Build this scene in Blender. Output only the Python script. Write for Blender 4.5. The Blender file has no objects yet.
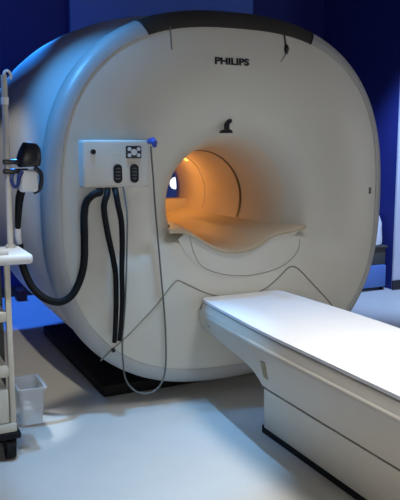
import bpy, bmesh, math, random
from mathutils import Vector, Matrix
random.seed(4)
C = bpy.context.scene.collection
PI = math.pi

# ------------------------------------------------------------------ materials
def mat(name, col, rough=0.45, metal=0.0, var=0.06, scale=14.0, bump=0.0, spec=0.5, trans=0.0, emit=None, es=0.0, alpha=1.0, coat=0.0):
    m = bpy.data.materials.new(name); m.use_nodes = True
    nt = m.node_tree; b = nt.nodes['Principled BSDF']
    b.inputs['Roughness'].default_value = rough
    b.inputs['Metallic'].default_value = metal
    b.inputs['Specular IOR Level'].default_value = spec
    b.inputs['Transmission Weight'].default_value = trans
    b.inputs['Alpha'].default_value = alpha
    b.inputs['Coat Weight'].default_value = coat
    tc = nt.nodes.new('ShaderNodeTexCoord')
    no = nt.nodes.new('ShaderNodeTexNoise'); no.inputs['Scale'].default_value = scale; no.inputs['Detail'].default_value = 4
    nt.links.new(tc.outputs['Object'], no.inputs['Vector'])
    mx = nt.nodes.new('ShaderNodeMix'); mx.data_type = 'RGBA'
    mx.inputs['A'].default_value = tuple(c * (1 - var) for c in col) + (1,)
    mx.inputs['B'].default_value = tuple(min(1, c * (1 + var)) for c in col) + (1,)
    nt.links.new(no.outputs['Fac'], mx.inputs['Factor'])
    nt.links.new(mx.outputs['Result'], b.inputs['Base Color'])
    if bump:
        bp = nt.nodes.new('ShaderNodeBump'); bp.inputs['Strength'].default_value = bump; bp.inputs['Distance'].default_value = 0.004
        n2 = nt.nodes.new('ShaderNodeTexNoise'); n2.inputs['Scale'].default_value = scale * 9; n2.inputs['Detail'].default_value = 3
        nt.links.new(tc.outputs['Object'], n2.inputs['Vector'])
        nt.links.new(n2.outputs['Fac'], bp.inputs['Height']); nt.links.new(bp.outputs['Normal'], b.inputs['Normal'])
    if emit:
        b.inputs['Emission Color'].default_value = emit + (1,); b.inputs['Emission Strength'].default_value = es
    return m

M = {}
M['shell'] = mat('shell_plastic', (0.60, 0.60, 0.58), 0.38, var=0.03, scale=5)
M['face'] = mat('face_plastic', (0.61, 0.595, 0.52), 0.42, var=0.04, scale=4, bump=0.04)
M['ring'] = mat('ring_plastic', (0.43, 0.43, 0.41), 0.40, var=0.04, scale=6)
M['cap'] = mat('ring_cap_dark', (0.040, 0.034, 0.027), 0.45, var=0.10, scale=8)
M['bore'] = mat('bore_liner', (0.66, 0.58, 0.46), 0.45, var=0.03)
M['bridge'] = mat('bridge_plastic', (0.66, 0.58, 0.44), 0.45, var=0.03)
M['white'] = mat('white_plastic', (0.80, 0.80, 0.78), 0.40, var=0.02)
M['cream'] = mat('cream_plastic', (0.62, 0.59, 0.52), 0.42, var=0.04, scale=6)
M['seam'] = mat('seam_gap', (0.17, 0.165, 0.14), 0.7, var=0.05)
M['softseam'] = mat('cover_gap', (0.26, 0.245, 0.20), 0.7, var=0.05)
M['black'] = mat('black_rubber', (0.006, 0.006, 0.007), 0.6, var=0.1, spec=0.2)
M['gloss'] = mat('black_plastic', (0.012, 0.012, 0.016), 0.35, var=0.1)
M['socket'] = mat('socket_grey', (0.10, 0.10, 0.085), 0.5, var=0.1)
M['cable'] = mat('cable_grey', (0.10, 0.105, 0.095), 0.5, var=0.1)
M['mattress'] = mat('mattress_vinyl', (0.86, 0.86, 0.85), 0.5, var=0.02, scale=9, bump=0.05)
M['table'] = mat('table_plastic', (0.63, 0.585, 0.49), 0.42, var=0.04, scale=5)
M['tan'] = mat('tan_sticker', (0.30, 0.24, 0.12), 0.6, var=0.08)
M['beige'] = mat('beige_steel', (0.62, 0.59, 0.50), 0.4, var=0.05, scale=8)
M['pole'] = mat('pole_enamel', (0.52, 0.48, 0.42), 0.4, var=0.05)
M['blue'] = mat('blue_plastic', (0.03, 0.06, 0.30), 0.4, var=0.06)
M['navy'] = mat('navy_strap', (0.015, 0.03, 0.14), 0.6, var=0.1)
M['binblue'] = mat('bin_blue', (0.10, 0.20, 0.50), 0.5, var=0.06)
M['clear'] = mat('milky_clear_plastic', (0.62, 0.64, 0.66), 0.25, var=0.02, alpha=0.42)
M['red'] = mat('dark_red', (0.07, 0.008, 0.010), 0.6, var=0.1)
M['linen'] = mat('linen_white', (0.75, 0.77, 0.80), 0.8, var=0.04, bump=0.2)
M['darkgrey'] = mat('dark_grey', (0.06, 0.062, 0.055), 0.6, var=0.1)
M['lampglass'] = mat('lamp_glass', (0.9, 0.95, 1.0), 0.4, emit=(0.80, 0.90, 1.0), es=2.2)
M['strip'] = mat('warm_light_strip', (1.0, 0.75, 0.3), 0.4, emit=(1.0, 0.52, 0.10), es=2.2)
M['wall'] = mat('wall_blue_paint', (0.012, 0.022, 0.19), 0.75, var=0.04, scale=3, bump=0.05)
M['panel'] = mat('wall_panel_paint', (0.09, 0.19, 0.66), 0.7, var=0.04, scale=3)
M['pale'] = mat('pale_wall_paint', (0.62, 0.64, 0.72), 0.75, var=0.03, scale=3)
M['ceiling'] = mat('ceiling_paint', (0.22, 0.23, 0.27), 0.8, var=0.03)
M['skirt'] = mat('dark_skirting', (0.02, 0.02, 0.03), 0.6)
M['floor'] = mat('vinyl_floor', (0.60, 0.58, 0.53), 0.42, var=0.05, scale=7, bump=0.03)

# ------------------------------------------------------------------ mesh helpers
def obj(name, bm, m, parent=None, smooth=True, angle=35):
    bmesh.ops.recalc_face_normals(bm, faces=bm.faces[:])
    me = bpy.data.meshes.new(name); bm.to_mesh(me); bm.free()
    me.materials.append(M[m] if isinstance(m, str) else m)
    if smooth:
        for p in me.polygons: p.use_smooth = True
        try: me.set_sharp_from_angle(angle=math.radians(angle))
        except Exception: pass
    o = bpy.data.objects.new(name, me); C.objects.link(o)
    if parent is not None:
        o.parent = parent
        pw = Vector((0, 0, 0)); q = parent
        while q is not None: pw += q.location; q = q.parent
        o.location = -pw
    return o

def thing(name, label, cat, loc, group=None):
    o = bpy.data.objects.new(name, None); C.objects.link(o); o.location = loc
    o.empty_display_size = 0.1
    o['label'] = label; o['category'] = cat
    if group: o['group'] = group
    return o

def tag(o, label, cat, group=None):
    o['label'] = label; o['category'] = cat
    if group: o['group'] = group
    return o

def struct(name, bm, m, smooth=False):
    o = obj(name, bm, m, None, smooth); o['kind'] = 'structure'; return o

def add_box(bm, x0, x1, y0, y1, z0, z1, bev=0.0, seg=2):
    t = bmesh.new()
    bmesh.ops.create_cube(t, size=1)
    for v in t.verts:
        v.co = Vector(((x0 + x1) / 2 + v.co.x * (x1 - x0), (y0 + y1) / 2 + v.co.y * (y1 - y0), (z0 + z1) / 2 + v.co.z * (z1 - z0)))
    if bev: bmesh.ops.bevel(t, geom=t.edges[:], offset=bev, segments=seg, profile=0.5, affect='EDGES')
    me = bpy.data.meshes.new('tmp'); t.to_mesh(me); t.free(); bm.from_mesh(me); bpy.data.meshes.remove(me)
    return bm

def box(*a, **k): return add_box(bmesh.new(), *a, **k)

def catmull(pts, n=6):
    P = [Vector(p) for p in pts]; out = []
    for i in range(len(P) - 1):
        p0 = P[max(i - 1, 0)]; p1 = P[i]; p2 = P[i + 1]; p3 = P[min(i + 2, len(P) - 1)]
        for k in range(n):
            t = k / n
            out.append(0.5 * ((2 * p1) + (p2 - p0) * t + (2 * p0 - 5 * p1 + 4 * p2 - p3) * t * t + (3 * p1 - p0 - 3 * p2 + p3) * t ** 3))
    out.append(P[-1]); return out

def add_tube(bm, path, rad, seg=12):
    """rad: number, or list of radii along the path"""
    n = len(path); rs = rad if isinstance(rad, (list, tuple)) else [rad] * n
    path = [Vector(p) for p in path]
    rings = []; up = None
    for i, p in enumerate(path):
        d = (path[min(i + 1, n - 1)] - path[max(i - 1, 0)]).normalized()
        if up is None:
            a = Vector((0, 0, 1)) if abs(d.z) < 0.9 else Vector((1, 0, 0))
            up = (a - d * a.dot(d)).normalized()
        else:
            up = (up - d * up.dot(d)).normalized()
        s = d.cross(up)
        rings.append([bm.verts.new(p + (up * math.cos(2 * PI * k / seg) + s * math.sin(2 * PI * k / seg)) * rs[i]) for k in range(seg)])
    for i in range(n - 1):
        for k in range(seg):
            bm.faces.new((rings[i][k], rings[i][(k + 1) % seg], rings[i + 1][(k + 1) % seg], rings[i + 1][k]))
    bm.faces.new(rings[0]); bm.faces.new(rings[-1])
    return bm

def tube(path, rad, seg=12): return add_tube(bmesh.new(), path, rad, seg)

def loft(bm, rings, closed=True, caps=(False, False)):
    vs = [[bm.verts.new(p) for p in r] for r in rings]
    n = len(vs[0])
    for i in range(len(vs) - 1):
        for k in range(n if closed else n - 1):
            bm.faces.new((vs[i][k], vs[i][(k + 1) % n], vs[i + 1][(k + 1) % n], vs[i + 1][k]))
    if caps[0]: bm.faces.new(vs[0])
    if caps[1]: bm.faces.new(vs[-1])
    return bm

def prism(pts, y0, y1, bev=0.0):
    """polygon of (x, z) pulled from y0 to y1"""
    bm = bmesh.new()
    loft(bm, [[(x, y0, z) for x, z in pts], [(x, y1, z) for x, z in pts]], True, (True, True))
    if bev: bmesh.ops.bevel(bm, geom=[e for e in bm.edges if len(e.link_faces) == 2 and e.calc_face_angle(0) > 0.6], offset=bev, segments=2, affect='EDGES')
    return bm

# ------------------------------------------------------------------ the setting
RX0, RX1, RY0, RY1, RZ = -3.3, 4.3, -4.6, 3.0, 3.9
struct('floor', box(RX0, RX1, RY0, RY1, -0.08, 0.0), 'floor')
struct('ceiling', box(RX0, RX1, RY0, RY1, RZ, RZ + 0.08), 'ceiling')
struct('wall_back', box(RX0, RX1, RY1, RY1 + 0.1, 0, RZ), 'wall')
struct('wall_left', box(RX0 - 0.1, RX0, RY0, RY1 + 0.1, 0, RZ), 'wall')
struct('wall_front', box(RX0 - 0.1, RX1 + 0.1, RY0 - 0.1, RY0, 0, RZ), 'pale')
# the near stretch of the right-hand wall: a pale partition standing out from the back wall
struct('wall_right', box(2.66, RX1, 1.79, RY1, 0, RZ), 'wall')
struct('trim_2', box(2.66, RX1, 1.77, 1.79, 0, RZ), 'pale')
struct('wall_side', box(RX1, RX1 + 0.1, RY0, RY1 + 0.1, 0, RZ), 'pale')
struct('baseboard_right', box(2.645, RX1, 1.755, 1.77, 0, 0.09), 'skirt')
struct('baseboard_back', box(RX0, 2.66, RY1 - 0.015, RY1, 0, 0.09), 'skirt')
# broad paler panel on the back wall behind the scanner
struct('trim_1', box(-0.04, 1.79, RY1 - 0.06, RY1, 0.0, RZ, bev=0.006), 'panel')

# ------------------------------------------------------------------ the scanner
ZC = 1.055
def se(th, a, b, n):
    c, s = abs(math.cos(th)) / a, abs(math.sin(th)) / b
    return (c ** n + s ** n) ** (-1 / n)
rO = lambda th: se(th, 1.0, 0.98, 2.5)       # outer outline of the front ring
rF = lambda th: se(th, 0.925, 0.885, 2.65)   # outline of the face plate
BX, BZ = 0.02, 1.035                         # bore axis
R0 = 0.365
NT = 144
def edgeR(th):
    lo, hi = 0.3, 1.4
    for _ in range(40):
        m = (lo + hi) / 2
        x, z = BX + m * math.cos(th), BZ + m * math.sin(th) - ZC
        if math.hypot(x, z) < rF(math.atan2(z, x)): lo = m
        else: hi = m
    return lo
def faceY(x, z):
    dx, dz = x - BX, z - BZ; r = math.hypot(dx, dz); R = edgeR(math.atan2(dz, dx))
    t = max(0, min(1, (r - R0) / (R - R0)))
    w = max(0, min(1, (dz / r + 0.46) / 0.16)); w = w * w * (3 - 2 * w)
    return -0.055 - 0.035 * math.sin(PI * t) ** 0.8 + w * 0.14 * math.exp(-(r - R0) / 0.11)

scanner = thing('mri_scanner', 'large rounded cream MRI scanner with an orange lit tunnel through it', 'scanner', (0, 0.9, 0))

# housing: the barrel behind the front ring
bm = bmesh.new(); rings = []
for s, y in ((0.93, 0.05), (0.955, 0.07), (0.96, 0.10), (0.965, 0.16), (0.98, 0.25), (1.025, 0.4), (1.055, 0.55), (1.075, 0.75), (1.085, 1.0), (1.085, 1.2), (1.075, 1.4), (1.045, 1.54), (0.98, 1.66), (0.88, 1.72), (0.72, 1.76)):
    row = []
    for k in range(NT):
        th = 2 * PI * k / NT; dn = max(0.0, -math.sin(th)); q = min(1.0, dn * 1.5); q = q * q * (3 - 2 * q)
        se_ = (s - (s - min(s, 0.985)) * q) * rO(th)          # the underside is tucked in
        row.append((se_ * math.cos(th), y, max(0.012, ZC + se_ * math.sin(th))))
    rings.append(row)
for r, y in ((0.50, 1.77), (0.42, 1.72), (0.36, 1.60), (0.315, 1.45), (0.287, 1.36)):
    rings.append([(BX + r * math.cos(2 * PI * k / NT), y, BZ + r * math.sin(2 * PI * k / NT)) for k in range(NT)])
loft(bm, rings)
obj('housing', bm, 'shell', scanner)

# front ring in two segments: pale, with a dark cap over the top between the two joints
prof = ((-0.10, -0.03), (-0.02, -0.05), (0.03, -0.058), (0.25, -0.055), (0.6, -0.042), (0.85, -0.02), (0.96, 0.005), (1.0, 0.035), (0.97, 0.07), (0.85, 0.085), (0.4, 0.085))
def ring_seg(a0, a1, n):
    bm = bmesh.new(); rows = []
    for i in range(n + 1):
        th = a0 + (a1 - a0) * i / n
        f, o = rF(th), rO(th)
        rows.append([((f + u * (o - f)) * math.cos(th), y, ZC + (f + u * (o - f)) * math.sin(th)) for u, y in prof])
    loft(bm, rows, True, (True, True)); return bm
A0, A1 = math.radians(61.6), math.radians(119.8)
obj('front_ring', ring_seg(A1 + 0.004, A0 - 0.004 + 2 * PI, 130), 'ring', scanner)
obj('ring_cap', ring_seg(A0, A1, 40), 'cap', scanner)

# face plate with its funnel
bm = bmesh.new(); rings = []
TS = [0, .01, .02, .035, .05, .07, .09, .12, .15, .19, .24, .3, .37, .45, .55, .65, .75, .84, .91, .96, 0.985, 1.0]
for t in TS:
    row = []
    for k in range(NT):
        th = 2 * PI * k / NT; R = edgeR(th); r = R0 + t * (R - R0)
        x, z = BX + r * math.cos(th), BZ + r * math.sin(th)
        row.append((x, faceY(x, z), z))
    rings.append(row)
rings.append([(p[0] * 0.998, p[1] + 0.02, ZC + (p[2] - ZC) * 0.998) for p in rings[-1]])
loft(bm, rings)
face = obj('face_plate', bm, 'face', scanner, angle=60)

# tunnel liner
bm = bmesh.new(); rings = []
for r, y in ((0.366, 0.084), (0.346, 0.113), (0.327, 0.16), (0.311, 0.235), (0.297, 0.35), (0.288, 0.44), (0.285, 0.6), (0.285, 1.0), (0.286, 1.365)):
    rings.append([(BX + r * math.cos(2 * PI * k / NT), y, BZ + r * math.sin(2 * PI * k / NT)) for k in range(NT)])
loft(bm, rings)
obj('tunnel_liner', bm, 'bore', scanner)
# dark band round the tunnel where funnel meets bore, down to the couch bridge
def arc_strip(r, y, a0, a1, w, h, n=48):
    bm = bmesh.new(); rows = []
    for i in range(n + 1):
        th = a0 + (a1 - a0) * i / n
        rows.append([(BX + rr * math.cos(th), yy, BZ + rr * math.sin(th)) for rr, yy in ((r + .004, y - w), (r - h, y - w), (r - h, y + w), (r + .004, y + w))])
    loft(bm, rows, True, (True, True)); return bm
obj('tunnel_band', arc_strip(0.288, 0.45, math.radians(-24), math.radians(112), 0.011, 0.003), 'gloss', scanner)
obj('tunnel_light_strip', arc_strip(0.285, 1.02, math.radians(48), math.radians(86), 0.020, 0.004), 'strip', scanner)
obj('tunnel_rib', arc_strip(0.285, 0.95, math.radians(-20), math.radians(200), 0.010, 0.004), 'bore', scanner)

# couch bridge in the mouth of the tunnel
LIP = [(-0.385, 0.931), (-0.312, 0.924), (-0.244, 0.897), (-0.187, 0.862), (-0.111, 0.823), (-0.009, 0.803), (0.101, 0.818), (0.175, 0.852), (0.238, 0.882), (0.334, 0.896), (0.439, 0.916)]
LIPs = [(p.x, p.y) for p in catmull([(x, z, 0) for x, z in LIP], 4)]
bm = bmesh.new(); rows = []
for y, s in ((-0.070, 0.98), (-0.080, 0.985), (-0.072, 1.0), (0.0, 0.93), (0.05, 0.86), (0.12, 0.78), (0.3, 0.67), (0.45, 0.635), (1.3, 0.63)):
    top = [((x - BX) * s + BX, y, z + (0.0 if y > -0.075 else (-0.004 if y < -0.078 else -0.012))) for x, z in LIPs]
    bot = [(p[0], p[1], p[2] - 0.014) for p in reversed(top)]
    rows.append(top + bot)
loft(bm, rows, True, (True, True))
obj('rear_sill', prism([(-0.14, 0.80), (-0.235, 0.89), (-0.262, 0.975), (0.302, 0.975), (0.275, 0.89), (0.18, 0.80)], 1.24, 1.35, 0.01), 'bridge', scanner)
obj('couch_bridge', bm, 'bridge', scanner)
ARC = [(-0.263, 0.877), (-0.240, 0.797), (-0.189, 0.725), (-0.077, 0.679), (0.050, 0.661), (0.167, 0.665), (0.275, 0.690), (0.345, 0.730), (0.390, 0.783)]
ARCs = [(p.x, p.y) for p in catmull([(x, z, 0) for x, z in ARC], 5)]
lipin = [(x * 0.99, z - 0.010) for x, z in LIPs if -0.30 < x < 0.43]
circ = [(BX + 0.385 * math.cos(math.radians(a)), BZ + 0.385 * math.sin(math.radians(a))) for a in range(332, 200, -4)]
bm = prism(lipin + circ, -0.064, 0.09, 0.003)
obj('bridge_apron', bm, 'face', scanner)
obj('apron_seam', tube([(x, min(faceY(x, z), -0.064) - 0.0005, z) for x, z in [(p.x, p.y) for p in catmull([(a, b, 0) for a, b in [(-0.268, 0.90)] + ARC + [(0.40, 0.84)]], 5)]], 0.002, 6), 'softseam', scanner)

# seams of the lower covers
SEAM = [(-0.751, 0.293), (-0.714, 0.324), (-0.687, 0.347), (-0.623, 0.401), (-0.542, 0.480), (-0.459, 0.560), (-0.393, 0.632), (-0.359, 0.663), (-0.337, 0.669), (-0.297, 0.650), (-0.206, 0.602), (-0.136, 0.574), (-0.058, 0.556), (0.032, 0.553), (0.125, 0.563), (0.206, 0.595), (0.276, 0.645), (0.320, 0.681), (0.353, 0.690), (0.393, 0.670), (0.481, 0.583), (0.601, 0.467), (0.659, 0.402), (0.70, 0.36)]
obj('cover_seam', tube([(p.x, faceY(p.x, p.y), p.y) for p in catmull([(a, b, 0) for a, b in SEAM], 5)], 0.004, 6), 'softseam', scanner)
bm = tube([(-0.687, faceY(-0.687, 0.341) + 0.003, 0.341), (-0.687, faceY(-0.687, 0.341) - 0.012, 0.341)], 0.011, 16)
obj('cover_screw', bm, 'gloss', scanner)
# joint gaps in the ring
for k, a in enumerate((A0, A1)):
    f, o = rF(a), rO(a)
    obj('ring_joint', tube([((f + u * (o - f)) * math.cos(a), y - 0.001, ZC + (f + u * (o - f)) * math.sin(a)) for u, y in prof[1:8]], 0.004, 6), 'gloss', scanner)
# the two release latches at the top of the face
yl = faceY(-0.364, 1.86)
g = obj('face_latch', tube([(-0.364, faceY(-0.364, 1.925), 1.925), (-0.364, yl, 1.86), (-0.364, faceY(-0.364, 1.815), 1.815)], 0.004, 8), 'seam', scanner)
bm = bmesh.new()
add_tube(bm, [(0.286, faceY(0.286, 1.915), 1.925), (0.288, faceY(0.288, 1.88), 1.875)], 0.005, 8)
add_tube(bm, [(0.289, faceY(0.289, 1.87) - 0.004, 1.873), (0.289, faceY(0.289, 1.84) - 0.006, 1.853), (0.289, faceY(0.289, 1.83) - 0.002, 1.825)], [0.008, 0.013, 0.006], 10)
obj('face_latch', bm, 'gloss', scanner)
obj('latch_cord', tube([(0.288, faceY(0.288, 1.83) - 0.004, 1.83), (0.27, faceY(0.27, 1.806), 1.806), (0.254, faceY(0.254, 1.785), 1.785)], 0.003, 6), 'tan', scanner)
# maker's lettering
cu = bpy.data.curves.new('lettering', 'FONT'); cu.body = 'PHILIPS'; cu.size = 0.052; cu.extrude = 0.0012; cu.offset = 0.0022
cu.align_x = 'CENTER'; cu.space_character = 1.0
tmp = bpy.data.objects.new('lettering_tmp', cu); C.objects.link(tmp)
bpy.context.view_layer.update()
dg = bpy.context.evaluated_depsgraph_get()
me = bpy.data.meshes.new_from_object(tmp.evaluated_get(dg))
bpy.data.objects.remove(tmp)
xs = [v.co.x for v in me.vertices]; ys = [v.co.y for v in me.vertices]
wx, wy = max(xs) - min(xs), max(ys) - min(ys); cxm = (max(xs) + min(xs)) / 2; cym = (max(ys) + min(ys)) / 2
for v in me.vertices:
    x = -0.036 + (v.co.x - cxm) * 0.196 / wx; z = 1.773 + (v.co.y - cym) * 0.036 / wy
    v.co = Vector((x, faceY(x, z) - 0.0015 - v.co.z, z))
me.materials.clear(); me.materials.append(M['gloss'])
lt = bpy.data.objects.new('lettering', me); C.objects.link(lt); lt.parent = scanner; lt.location = -scanner.location
# positioning-laser window above the tunnel: a little foot, stem and head
yv = min(faceY(-0.02, zz) for zz in (1.416, 1.44, 1.465, 1.49))
bm = prism([(-0.066, 1.416), (0.004, 1.416), (0.000, 1.430), (-0.016, 1.437), (-0.015, 1.462), (0.000, 1.474), (-0.004, 1.490), (-0.024, 1.486), (-0.034, 1.466), (-0.034, 1.437), (-0.055, 1.431)], yv - 0.004, yv + 0.02, 0.0015)
obj('laser_marker', bm, 'gloss', scanner)
bm = box(0.866, 0.882, faceY(0.874, 1.09) - 0.006, -0.04, 1.075, 1.112, bev=0.004)
obj('face_button', bm, 'seam', scanner)
# plinth, its black also stands in for the shadow under the scanner
obj('plinth_shade', box(-0.66, 0.66, 0.20, 1.62, 0.0, 0.065, bev=0.01), 'black', scanner)

# connector panel on the face
PX0, PX1, PZ0, PZ1, PY = -0.862, -0.530, 1.155, 1.380, -0.140
panel = obj('connector_panel', box(PX0, PX1, PY, -0.045, PZ0, PZ1, bev=0.014, seg=3), 'cream', scanner)
panel.location.x += 0.02
for sx in (-0.694, -0.611):
    bm = bmesh.new(); rows = []
    for y, s in ((PY + 0.004, 1.0), (PY - 0.006, 1.0), (PY - 0.008, 0.85), (PY - 0.002, 0.78), (PY - 0.001, 0.2)):
        pts = []
        for k in range(28):
            a = 2 * PI * k / 28
            pts.append((sx + s * 0.021 * math.cos(a), y, 1.222 + s * 0.021 * math.sin(a) + (0.024 * (1 if math.sin(a) > 0 else -1)) * (1 if s > .5 else s)))
        rows.append(pts)
    loft(bm, rows, True, (True, True))
    so = obj('socket', bm, 'gloss', panel)
    so.location = (0, 0, 0)
    bm = bmesh.new()
    for zz in (1.198, 1.214, 1.230, 1.246):
        add_box(bm, sx - 0.011, sx + 0.011, PY - 0.010, PY - 0.001, zz - 0.003, zz + 0.003, bev=0.001)
    po = obj('socket_contacts', bm, 'socket', panel); po.location = (0, 0, 0)
# four-way key pad
bm = box(-0.652, -0.574, PY - 0.006, PY + 0.004, 1.293, 1.352, bev=0.006)
kp = obj('key_pad', bm, 'gloss', panel); kp.location = (0, 0, 0)
for (x, z, r) in ((-0.636, 1.337, .009), (-0.590, 1.337, .009), (-0.636, 1.308, .009), (-0.590, 1.308, .009), (-0.613, 1.3225, .015)):
    b = obj('key', tube([(x, PY - 0.004, z), (x, PY - 0.010, z)], r, 16), 'shell', panel); b.location = (0, 0, 0)
b = obj('panel_button', tube([(-0.812, PY + 0.002, 1.325), (-0.812, PY - 0.008, 1.325)], 0.012, 18), 'gloss', panel); b.location = (0, 0, 0)
for x in (-0.712, -0.690):
    b = obj('indicator', tube([(x, PY + 0.002, 1.322), (x, PY - 0.003, 1.322)], 0.004, 10), 'white', panel); b.location = (0, 0, 0)
bm = bmesh.new()
add_tube(bm, [(-0.535, -0.15, 1.372), (-0.535, -0.19, 1.376), (-0.533, -0.21, 1.366), (-0.533, -0.212, 1.345)], [0.014, 0.017, 0.015, 0.008], 12)
b = obj('cable_hook', bm, 'blue', panel); b.location = (0, 0, 0)

# hoses and cables hanging off the panel
H1 = [(-0.752, -0.105, 1.156), (-0.762, -0.135, 1.136), (-0.780, -0.145, 1.133), (-0.804, -0.145, 1.122), (-0.828, -0.130, 1.088), (-0.839, -0.130, 1.028), (-0.840, -0.130, 0.915), (-0.845, -0.130, 0.810), (-0.864, -0.120, 0.723), (-0.904, -0.120, 0.654), (-0.963, -0.120, 0.626), (-1.028, -0.120, 0.647), (-1.078, -0.100, 0.695), (-1.108, -0.080, 0.760), (-1.121, -0.065, 0.819), (-1.130, -0.065, 0.905)]
tag(obj('hose', tube(catmull(H1), 0.0175, 14), 'black'), 'thick black hose looping low from the panel across to the cart', 'hose')
H2 = [(-0.716, -0.110, 1.156), (-0.730, -0.145, 1.125), (-0.748, -0.150, 1.068), (-0.735, -0.150, 0.959), (-0.703, -0.135, 0.819), (-0.690, -0.130, 0.735), (-0.688, -0.125, 0.609), (-0.692, -0.120, 0.484), (-0.697, -0.115, 0.396)]
tag(obj('hose', tube(catmull(H2), [0.0155 - 0.004 * (i / 48) for i in range(49)], 14), 'black'), 'black hose hanging straight down from the panel, left one of the pair', 'hose')
H3 = [(-0.680, -0.110, 1.156), (-0.688, -0.155, 1.125), (-0.682, -0.165, 1.071), (-0.668, -0.165, 0.994), (-0.664, -0.160, 0.883), (-0.668, -0.160, 0.761), (-0.665, -0.150, 0.612), (-0.672, -0.145, 0.486), (-0.680, -0.140, 0.41)]
tag(obj('hose', tube(catmull(H3), [0.0150 - 0.004 * (i / 48) for i in range(49)], 14), 'black'), 'black hose bowing out to the right before hanging down from the panel', 'hose')
CAB = [(-0.533, -0.212, 1.350), (-0.528, -0.205, 1.309), (-0.503, -0.165, 1.190), (-0.486, -0.140, 1.067), (-0.468, -0.130, 0.893), (-0.447, -0.120, 0.688), (-0.428, -0.110, 0.505), (-0.417, -0.100, 0.344), (-0.421, -0.100, 0.223), (-0.441, -0.100, 0.151), (-0.485, -0.100, 0.109), (-0.540, -0.100, 0.105), (-0.594, -0.100, 0.131), (-0.635, -0.100, 0.190), (-0.650, -0.105, 0.270), (-0.656, -0.115, 0.402), (-0.660, -0.180, 0.618), (-0.652, -0.190, 0.862), (-0.648, -0.190, 1.029), (-0.649, -0.145, 1.160)]
tag(obj('cable', tube(catmull(CAB, 8), 0.0045, 8), 'cable'), 'thin grey cable hanging in a long loop from the blue hook', 'cable')

# ------------------------------------------------------------------ the patient table
table = thing('patient_table', 'long cream patient table with a white top in front of the scanner', 'table', (0.015, -1.4, 0))
TC = 0.015
YS = [-0.094, -0.105, -0.13, -0.18, -0.24, -0.3, -0.36, -0.42, -0.48, -0.54, -0.59, -0.63, -0.655, -0.67, -0.683, -0.692, -0.698, -0.75, -0.9, -1.2, -1.6, -2.0, -2.35, -2.4]
def taper(y): return 0.80 + 0.20 * min(1, max(0, (-y - 0.05) / 0.75)) ** 0.8
def zbot(y):
    pts = ((-0.05, 0.405), (-0.2, 0.400), (-0.35, 0.392), (-0.45, 0.380), (-0.53, 0.372), (-0.60, 0.362), (-0.65, 0.345), (-0.68, 0.320), (-0.695, 0.283), (-9, 0.283))
    for (a, za), (b, zb) in zip(pts, pts[1:]):
        if y <= a and y >= b: return za + (zb - za) * (a - y) / (a - b)
    return pts[0][1]
def side(z):   # half width of the couch body at height z
    pts = ((0.514, 0.292), (0.508, 0.299), (0.496, 0.301), (0.46, 0.293), (0.40, 0.268), (0.285, 0.216), (0.035, 0.136))
    for (a, xa), (b, xb) in zip(pts, pts[1:]):
        if z <= a and z >= b: return xa + (xb - xa) * (a - z) / (a - b)
    return pts[-1][1]
bm = bmesh.new(); rows = []
for y in YS:
    zb = zbot(y); t = taper(y)
    zs = [0.514, 0.511, 0.505, 0.496, 0.486] + [0.486 + (zb + 0.012 - 0.486) * k / 6 for k in range(1, 7)] + [zb + 0.004]
    L = [(TC - side(z) * t, y, z) for z in zs] + [(TC - (side(zb) - 0.012) * t, y, zb)]
    Rr = [(2 * TC - x, yy, z) for x, yy, z in reversed(L)]
    rows.append(L + Rr)
loft(bm, rows, True, (True, True))
obj('couch_body', bm, 'table', table, angle=40)
bm = bmesh.new(); rows = []
for y0, y1, k in ((0.0, 0.0, 1),):
    pass
zs = [0.276, 0.25, 0.2, 0.15, 0.1, 0.05, 0.035]
for z in zs:
    w = side(z); yf = -0.56 - 0.13 * (z - 0.035) / 0.25; yb = -2.32
    rows.append([(TC - w, yf - 0.03, z), (TC - w + 0.03, yf, z), (TC + w - 0.03, yf, z), (TC + w, yf - 0.03, z), (TC + w, yb, z), (TC - w, yb, z)])
loft(bm, rows, True, (True, True))
obj('pedestal', bm, 'table', table, angle=25)
obj('pedestal_seam', box(TC - 0.208, TC + 0.208, -2.30, -0.68, 0.274, 0.285), 'seam', table)
obj('kick_plate', box(TC - 0.132, TC + 0.132, -2.30, -0.565, 0.0, 0.036), 'black', table)
def slab(z0, z1, inset, y0, bev, flare=1.0):
    bm = bmesh.new(); pts = []
    yy = [-2.38, -1.6, -0.9, -0.7, -0.5, -0.3, -0.16]
    for y in yy: pts.append((TC - (0.285 - inset) * taper(y) ** 0.9, y))
    wl = (0.285 - inset) * taper(y0) ** 0.9
    for k in range(7):
        a = PI / 2 * k / 6
        pts.append((TC - wl + 0.035 - 0.035 * math.cos(a), y0 - 0.035 + 0.035 * math.sin(a)))
    full = pts + [(2 * TC - x, y) for x, y in reversed(pts)]
    loft(bm, [[(TC + (x - TC) * flare, y, z0) for x, y in full], [(x, y, z1) for x, y in full]], True, (True, True))
    bmesh.ops.bevel(bm, geom=[e for e in bm.edges if abs(e.verts[0].co.z - e.verts[1].co.z) < 1e-5], offset=bev, segments=2, affect='EDGES')
    return bm
obj('table_top', slab(0.513, 0.553, 0.003, -0.102, 0.003, 1.045), 'table', table)
obj('top_gap', slab(0.553, 0.558, 0.007, -0.103, 0.001), 'seam', table)
obj('mattress', slab(0.558, 0.572, 0.002, -0.098, 0.005), 'mattress', table)
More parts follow.
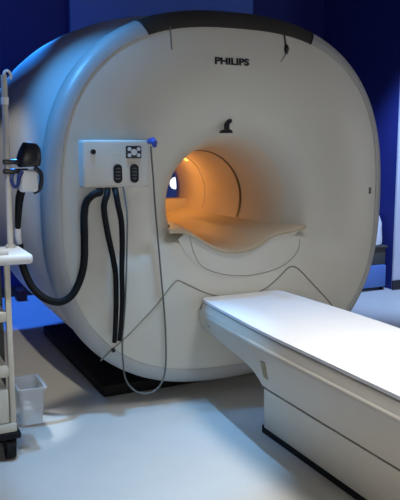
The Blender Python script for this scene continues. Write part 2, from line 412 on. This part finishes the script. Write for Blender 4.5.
# small tan sticker on the near flank
bm = bmesh.new()
def flank(y, z, d): return (TC - side(z) * taper(y) - d, y, z)
rows = [[flank(y0 - 0.035, z, 0.0025), flank(y0, z, 0.0025), flank(y0, z, -0.004), flank(y0 - 0.035, z, -0.004)] for z, y0 in ((0.350, -0.765), (0.375, -0.775), (0.40, -0.787), (0.425, -0.797), (0.442, -0.805))]
loft(bm, rows, True, (True, True)); obj('flank_sticker', bm, 'tan', table)
bm = bmesh.new()
y, z = -0.24, 0.455
add_tube(bm, [flank(y, z, -0.004), flank(y, z, 0.003)], 0.006, 12)
obj('flank_screw', bm, 'seam', table)

# ------------------------------------------------------------------ equipment cart at the left
cart = thing('equipment_cart', 'cream equipment cart with shelves and a pole at the left edge', 'cart', (-1.55, -0.26, 0))
CX0, CX1, CY0, CY1 = -1.84, -1.241, -0.36, -0.12
bm = box(CX0 - 0.02, -1.136, CY0 - 0.03, CY1 + 0.02, 0.862, 0.905, bev=0.016, seg=3)
obj('cart_top', bm, 'white', cart)
bm = bmesh.new()
add_box(bm, CX0, -1.235, CY0 - 0.015, CY0 + 0.005, 0.903, 0.925, bev=0.006); 
obj('top_rail', bm, 'white', cart)
for x in (CX0 + 0.02, CX1 + 0.001):
    for y in ((CY0 + 0.02, CY1 - 0.02) if x < -1.5 else (CY0 + 0.02,)):
        obj('post', box(x - 0.012, x + 0.012, y - 0.016, y + 0.016, 0.13, 0.866, bev=0.005), 'beige', cart)
for z in (0.615, 0.372):
    obj('shelf', box(CX0, CX1 - 0.01, CY0 + 0.002, CY1 - 0.005, z, z + 0.045, bev=0.008), 'beige', cart)
obj('base_tray', box(CX0, CX1 + 0.015, CY0, CY1, 0.125, 0.165, bev=0.006), 'beige', cart)
d = obj('drawer', box(CX0 + 0.03, CX1 - 0.016, CY0 + 0.004, CY1 - 0.02, 0.168, 0.318, bev=0.006), 'beige', cart)
h = obj('drawer_handle', box(-1.62, -1.45, CY0 - 0.014, CY0 + 0.006, 0.24, 0.258, bev=0.004), 'cream', d); h.location = (0, 0, 0)
obj('back_panel', box(CX0 + 0.02, CX1 + 0.012, CY1 - 0.016, CY1 - 0.006, 0.13, 0.866), 'darkgrey', cart)
obj('bumper', box(CX0 - 0.01, CX1 + 0.03, CY0 - 0.01, CY1 + 0.01, 0.095, 0.125, bev=0.008), 'black', cart)
for x in (CX0 + 0.04, CX1 - 0.015):
    for y in (CY0 + 0.03, CY1 - 0.03):
        c = obj('caster', box(x - 0.028, x + 0.028, y - 0.018, y + 0.018, 0.05, 0.097, bev=0.006), 'black', cart)
        w = obj('wheel', tube([(x - 0.02, y, 0.048), (x + 0.02, y, 0.048)], 0.048, 24), 'black', c); w.location = (0, 0, 0)
POX, POY = -1.188, -0.165
pole = obj('pole', tube([(POX, POY, 0.903), (POX, POY, 1.655)], 0.0135, 14), 'pole', cart)
b = obj('pole_foot', tube([(POX, POY, 0.903), (POX, POY, 0.918)], 0.022, 16), 'pole', pole); b.location = (0, 0, 0)
bm = bmesh.new()
add_tube(bm, catmull([(POX, POY, 1.645), (POX + 0.004, POY, 1.668), (POX + 0.02, POY, 1.672), (POX + 0.03, POY, 1.655), (POX + 0.026, POY, 1.638)], 5), 0.006, 8)
b = obj('hook', bm, 'white', pole); b.location = (0, 0, 0)
b = obj('pole_collar', tube([(POX, POY, 1.53), (POX, POY, 1.56)], 0.017, 14), 'white', pole); b.location = (0, 0, 0)

# plug assembly hanging on the pole
plug = thing('cable_plug', 'black and white cable plug hanging on the cart pole', 'plug', (-1.095, -0.15, 1.0))
bm = bmesh.new(); rows = []
cx, cy = -1.092, -0.15
for z, x0, x1, d in ((1.262, -1.135, -1.045, .040), (1.275, -1.146, -1.040, .046), (1.305, -1.142, -1.038, .048), (1.335, -1.132, -1.040, .046), (1.355, -1.118, -1.046, .040), (1.366, -1.112, -1.056, .030)):
    xm, hw = (x0 + x1) / 2, (x1 - x0) / 2
    rows.append([(xm + hw * (abs(math.cos(a)) ** .6) * (1 if math.cos(a) > 0 else -1), cy + d * (abs(math.sin(a)) ** .6) * (1 if math.sin(a) > 0 else -1), z + 0.25 * (x1 - x0) * math.cos(a) * (0.12 if z < 1.34 else -0.25)) for a in [2 * PI * k / 24 for k in range(24)]])
loft(bm, rows, True, (True, True)); obj('plug_cap', bm, 'gloss', plug)
for z, x1 in ((1.284, -1.12), (1.243, -1.10)):
    bm = bmesh.new(); add_box(bm, POX - 0.018, x1, POY - 0.018, POY + 0.018, z - 0.011, z + 0.011, bev=0.005)
    obj('clamp', bm, 'gloss', plug)
obj('plug_body', box(-1.143, -1.060, -0.195, -0.105, 1.150, 1.248, bev=0.016, seg=3), 'white', plug)
obj('strap', tube(catmull([(-1.165, -0.17, 1.236), (-1.176, -0.185, 1.21), (-1.168, -0.19, 1.178), (-1.152, -0.197, 1.185), (-1.145, -0.2, 1.215), (-1.13, -0.2, 1.245)], 6), 0.008, 10), 'navy', plug)
obj('strap', tube(catmull([(-1.075, -0.19, 1.26), (-1.050, -0.19, 1.235), (-1.046, -0.185, 1.20), (-1.052, -0.17, 1.162), (-1.075, -0.155, 1.147)], 6), 0.010, 10), 'gloss', plug)
obj('cord_boot', tube(catmull([(-1.128, -0.15, 1.155), (-1.137, -0.145, 1.12), (-1.142, -0.13, 1.05), (-1.143, -0.11, 0.985)], 5), [0.019] * 6 + [0.018 - 0.0006 * i for i in range(10)], 14), 'black', plug)
obj('cord_ferrule', tube([(-1.143, -0.108, 0.990), (-1.140, -0.088, 0.945), (-1.132, -0.068, 0.908)], [0.015, 0.015, 0.013], 14), 'white', plug)

# clear bin hanging on the cart's right side and the bottle in it
bm = bmesh.new()
bx0, bx1, by0, by1, bz0, bz1 = -1.208, -1.092, -0.335, -0.150, 0.130, 0.300
def rr(x0, x1, y0, y1, z, r=0.018):
    pts = []
    for (cx, cy, a0) in ((x1 - r, y1 - r, 0), (x0 + r, y1 - r, 90), (x0 + r, y0 + r, 180), (x1 - r, y0 + r, 270)):
        for k in range(5):
            a = math.radians(a0 + 90 * k / 4); pts.append((cx + r * math.cos(a), cy + r * math.sin(a), z))
    return pts
loft(bm, [rr(bx0 + .012, bx1 - .012, by0 + .012, by1 - .012, bz0), rr(bx0, bx1, by0, by1, bz1 - .012), rr(bx0 - .006, bx1 + .008, by0 - .006, by1 + .006, bz1 - .01), rr(bx0 - .006, bx1 + .008, by0 - .006, by1 + .006, bz1), rr(bx0 + .004, bx1 - .004, by0 + .004, by1 - .004, bz1), rr(bx0 + .016, bx1 - .016, by0 + .016, by1 - .016, bz0 + .006)], True, (True, True))
tag(obj('plastic_bin', bm, 'clear'), 'milky clear plastic bin fixed low on the right side of the cart', 'bin')
bt = thing('bottle', 'small white bottle standing in the clear plastic bin', 'bottle', (-1.160, -0.27, bz0 + 0.006))
obj('bottle_body', tube([(-1.160, -0.27, bz0 + .007), (-1.160, -0.27, bz0 + .012), (-1.160, -0.27, 0.190), (-1.160, -0.27, 0.20)], [0.017, 0.02, 0.02, 0.012], 16), 'white', bt)
obj('bottle_cap', tube([(-1.160, -0.27, 0.20), (-1.160, -0.27, 0.218)], 0.012, 14), 'white', bt)

# ------------------------------------------------------------------ things behind
sc = thing('supply_cart', 'low blue and dark supply cart by the right wall behind the scanner', 'cart', (2.45, 1.98, 0))
obj('cart_base', box(2.28, 2.60, 1.80, 2.16, 0.03, 0.24, bev=0.015), 'binblue', sc)
obj('compartment', box(2.30, 2.60, 1.82, 2.16, 0.24, 0.40, bev=0.008), 'darkgrey', sc)
obj('lid', box(2.28, 2.61, 1.80, 2.17, 0.40, 0.42, bev=0.008), 'darkgrey', sc)
for x in (2.31, 2.57):
    for y in (1.83, 2.13):
        obj('wheel', tube([(x - 0.012, y, 0.022), (x + 0.012, y, 0.022)], 0.022, 14), 'black', sc)
bm = bmesh.new(); rows = []
for z, s in ((0.42, 0.92), (0.435, 1.0), (0.49, 1.03), (0.55, 0.97), (0.63, 0.95), (0.69, 0.85), (0.715, 0.6), (0.725, 0.2)):
    rows.append([(2.45 + s * 0.155 * (1 + .05 * math.sin(5 * a + z * 30)) * math.copysign(abs(math.cos(a)) ** .7, math.cos(a)), 1.98 + s * 0.17 * math.copysign(abs(math.sin(a)) ** .7, math.sin(a)), z + 0.006 * math.sin(3 * a + z * 50) * (z > .43)) for a in [2 * PI * k / 32 for k in range(32)]])
loft(bm, rows, True, (True, True))
tag(obj('linen_bundle', bm, 'linen'), 'white linen bundle on top of the low supply cart', 'linen')
tag(obj('floor_pedal', box(-0.62, -0.53, 2.76, 2.92, 0.001, 0.10, bev=0.02), 'red'), 'small dark red box on the floor behind the cart', 'box')
lamp = thing('wall_lamp', 'round white wall lamp seen through the scanner tunnel', 'lamp', (0.94, RY1, 0.98))

# ------------------------------------------------------------------ lights
def area(name, loc, target, sx, sy, power, col, spread=180):
    l = bpy.data.lights.new(name, 'AREA'); l.shape = 'RECTANGLE'; l.size = sx; l.size_y = sy; l.energy = power; l.color = col; l.spread = math.radians(spread)
    o = bpy.data.objects.new(name, l); C.objects.link(o); o.location = loc
    o.rotation_euler = (Vector(target) - Vector(loc)).to_track_quat('-Z', 'Y').to_euler(); return o
def spot(name, loc, target, power, col, ang, blend=0.3, rad=0.05):
    l = bpy.data.lights.new(name, 'SPOT'); l.energy = power; l.color = col; l.spot_size = math.radians(ang); l.spot_blend = blend; l.shadow_soft_size = rad
    o = bpy.data.objects.new(name, l); C.objects.link(o); o.location = loc
    o.rotation_euler = (Vector(target) - Vector(loc)).to_track_quat('-Z', 'Y').to_euler(); return o
def point(name, loc, power, col, rad=0.05):
    l = bpy.data.lights.new(name, 'POINT'); l.energy = power; l.color = col; l.shadow_soft_size = rad
    o = bpy.data.objects.new(name, l); C.objects.link(o); o.location = loc; return o

# warm-neutral window of the control room behind the photographer
area('control_room_window', (-1.4, -4.5, 1.1), (0, 0, 1.05), 2.4, 1.0, 36, (1.0, 0.95, 0.82))
area('right_fill', (4.2, -2.4, 1.25), (0.3, 0.0, 1.15), 1.6, 1.2, 36, (0.92, 0.93, 1.0))  # added fill light for the right of the face, not a real window
# cool ceiling panel over the front of the table
area('ceiling_panel_front', (0.0, -1.55, 2.93), (-0.1, -1.45, 0), 1.0, 0.5, 15.5, (0.97, 0.98, 1.0), 75)
# downlights: one throws the scanner's shadow, one makes the cool pool on the floor in front
spot('downlight_left', (-1.97, -0.48, 3.85), (-1.2, 1.0, 0), 200, (1.0, 0.95, 0.80), 24, 0.35, 0.04)
spot('downlight_cool', (-0.72, -0.62, 3.85), (-0.72, -0.50, 0), 420, (0.22, 0.54, 1.0), 23, 0.6, 0.03)
spot('cart_fill', (-1.5, -1.0, 3.85), (-1.24, -0.25, 0.9), 330, (0.85, 0.93, 1.0), 9, 0.6, 0.03)  # extra fill spot, added only to brighten the cart top
# blue accent lamps
spot('blue_lamp_side', (-1.85, -0.04, 2.9), (-0.78, 0.0, 1.60), 175, (0.08, 0.40, 1.0), 42, 1.0, 0.06)
spot('blue_lamp_rear', (-0.9, 2.8, 2.9), (-0.80, 2.62, 0.0), 480, (0.03, 0.18, 1.0), 31, 0.15, 0.03)
spot('blue_lamp_back', (-0.25, 2.85, 3.0), (-0.95, 1.35, 1.75), 2200, (0.02, 0.25, 1.0), 30, 0.6, 0.04)
spot('blue_lamp_right', (2.1, 0.9, 2.85), (2.6, 1.75, 0.3), 430, (0.36, 0.55, 1.0), 60, 0.8, 0.1)
# tunnel lighting
point('tunnel_lamp', (BX + 0.05, 1.02, BZ + 0.10), 1.75, (1.0, 0.42, 0.09), 0.08)

w = bpy.data.worlds.new('World'); bpy.context.scene.world = w; w.use_nodes = True
w.node_tree.nodes['Background'].inputs['Color'].default_value = (0.02, 0.03, 0.08, 1)
w.node_tree.nodes['Background'].inputs['Strength'].default_value = 0.5

# wall lamp geometry
obj('lamp_rim', tube([(0.94, RY1 - 0.06, 0.98), (0.94, RY1 - 0.085, 0.98)], 0.062, 24), 'white', lamp)
obj('lamp_glass', tube([(0.94, RY1 - 0.085, 0.98), (0.94, RY1 - 0.10, 0.98), (0.94, RY1 - 0.11, 0.98)], [0.054, 0.05, 0.03], 24), 'lampglass', lamp)

# ------------------------------------------------------------------ camera
cam = bpy.data.cameras.new('camera'); co = bpy.data.objects.new('camera', cam); C.objects.link(co)
cam.sensor_fit = 'VERTICAL'; cam.sensor_height = 24.0; cam.lens = 710 / 500 * 24.0
co.location = (-1.76423, -3.35159, 1.37007)
co.rotation_euler = (math.radians(90 - 8.6491), 0, math.radians(-25.3342))
sc_ = bpy.context.scene; sc_.camera = co
sc_.view_settings.view_transform = 'Standard'; sc_.view_settings.look = 'None'
sc_.view_settings.exposure = 0.0; sc_.view_settings.gamma = 1.0; sc_.view_settings.use_curve_mapping = False
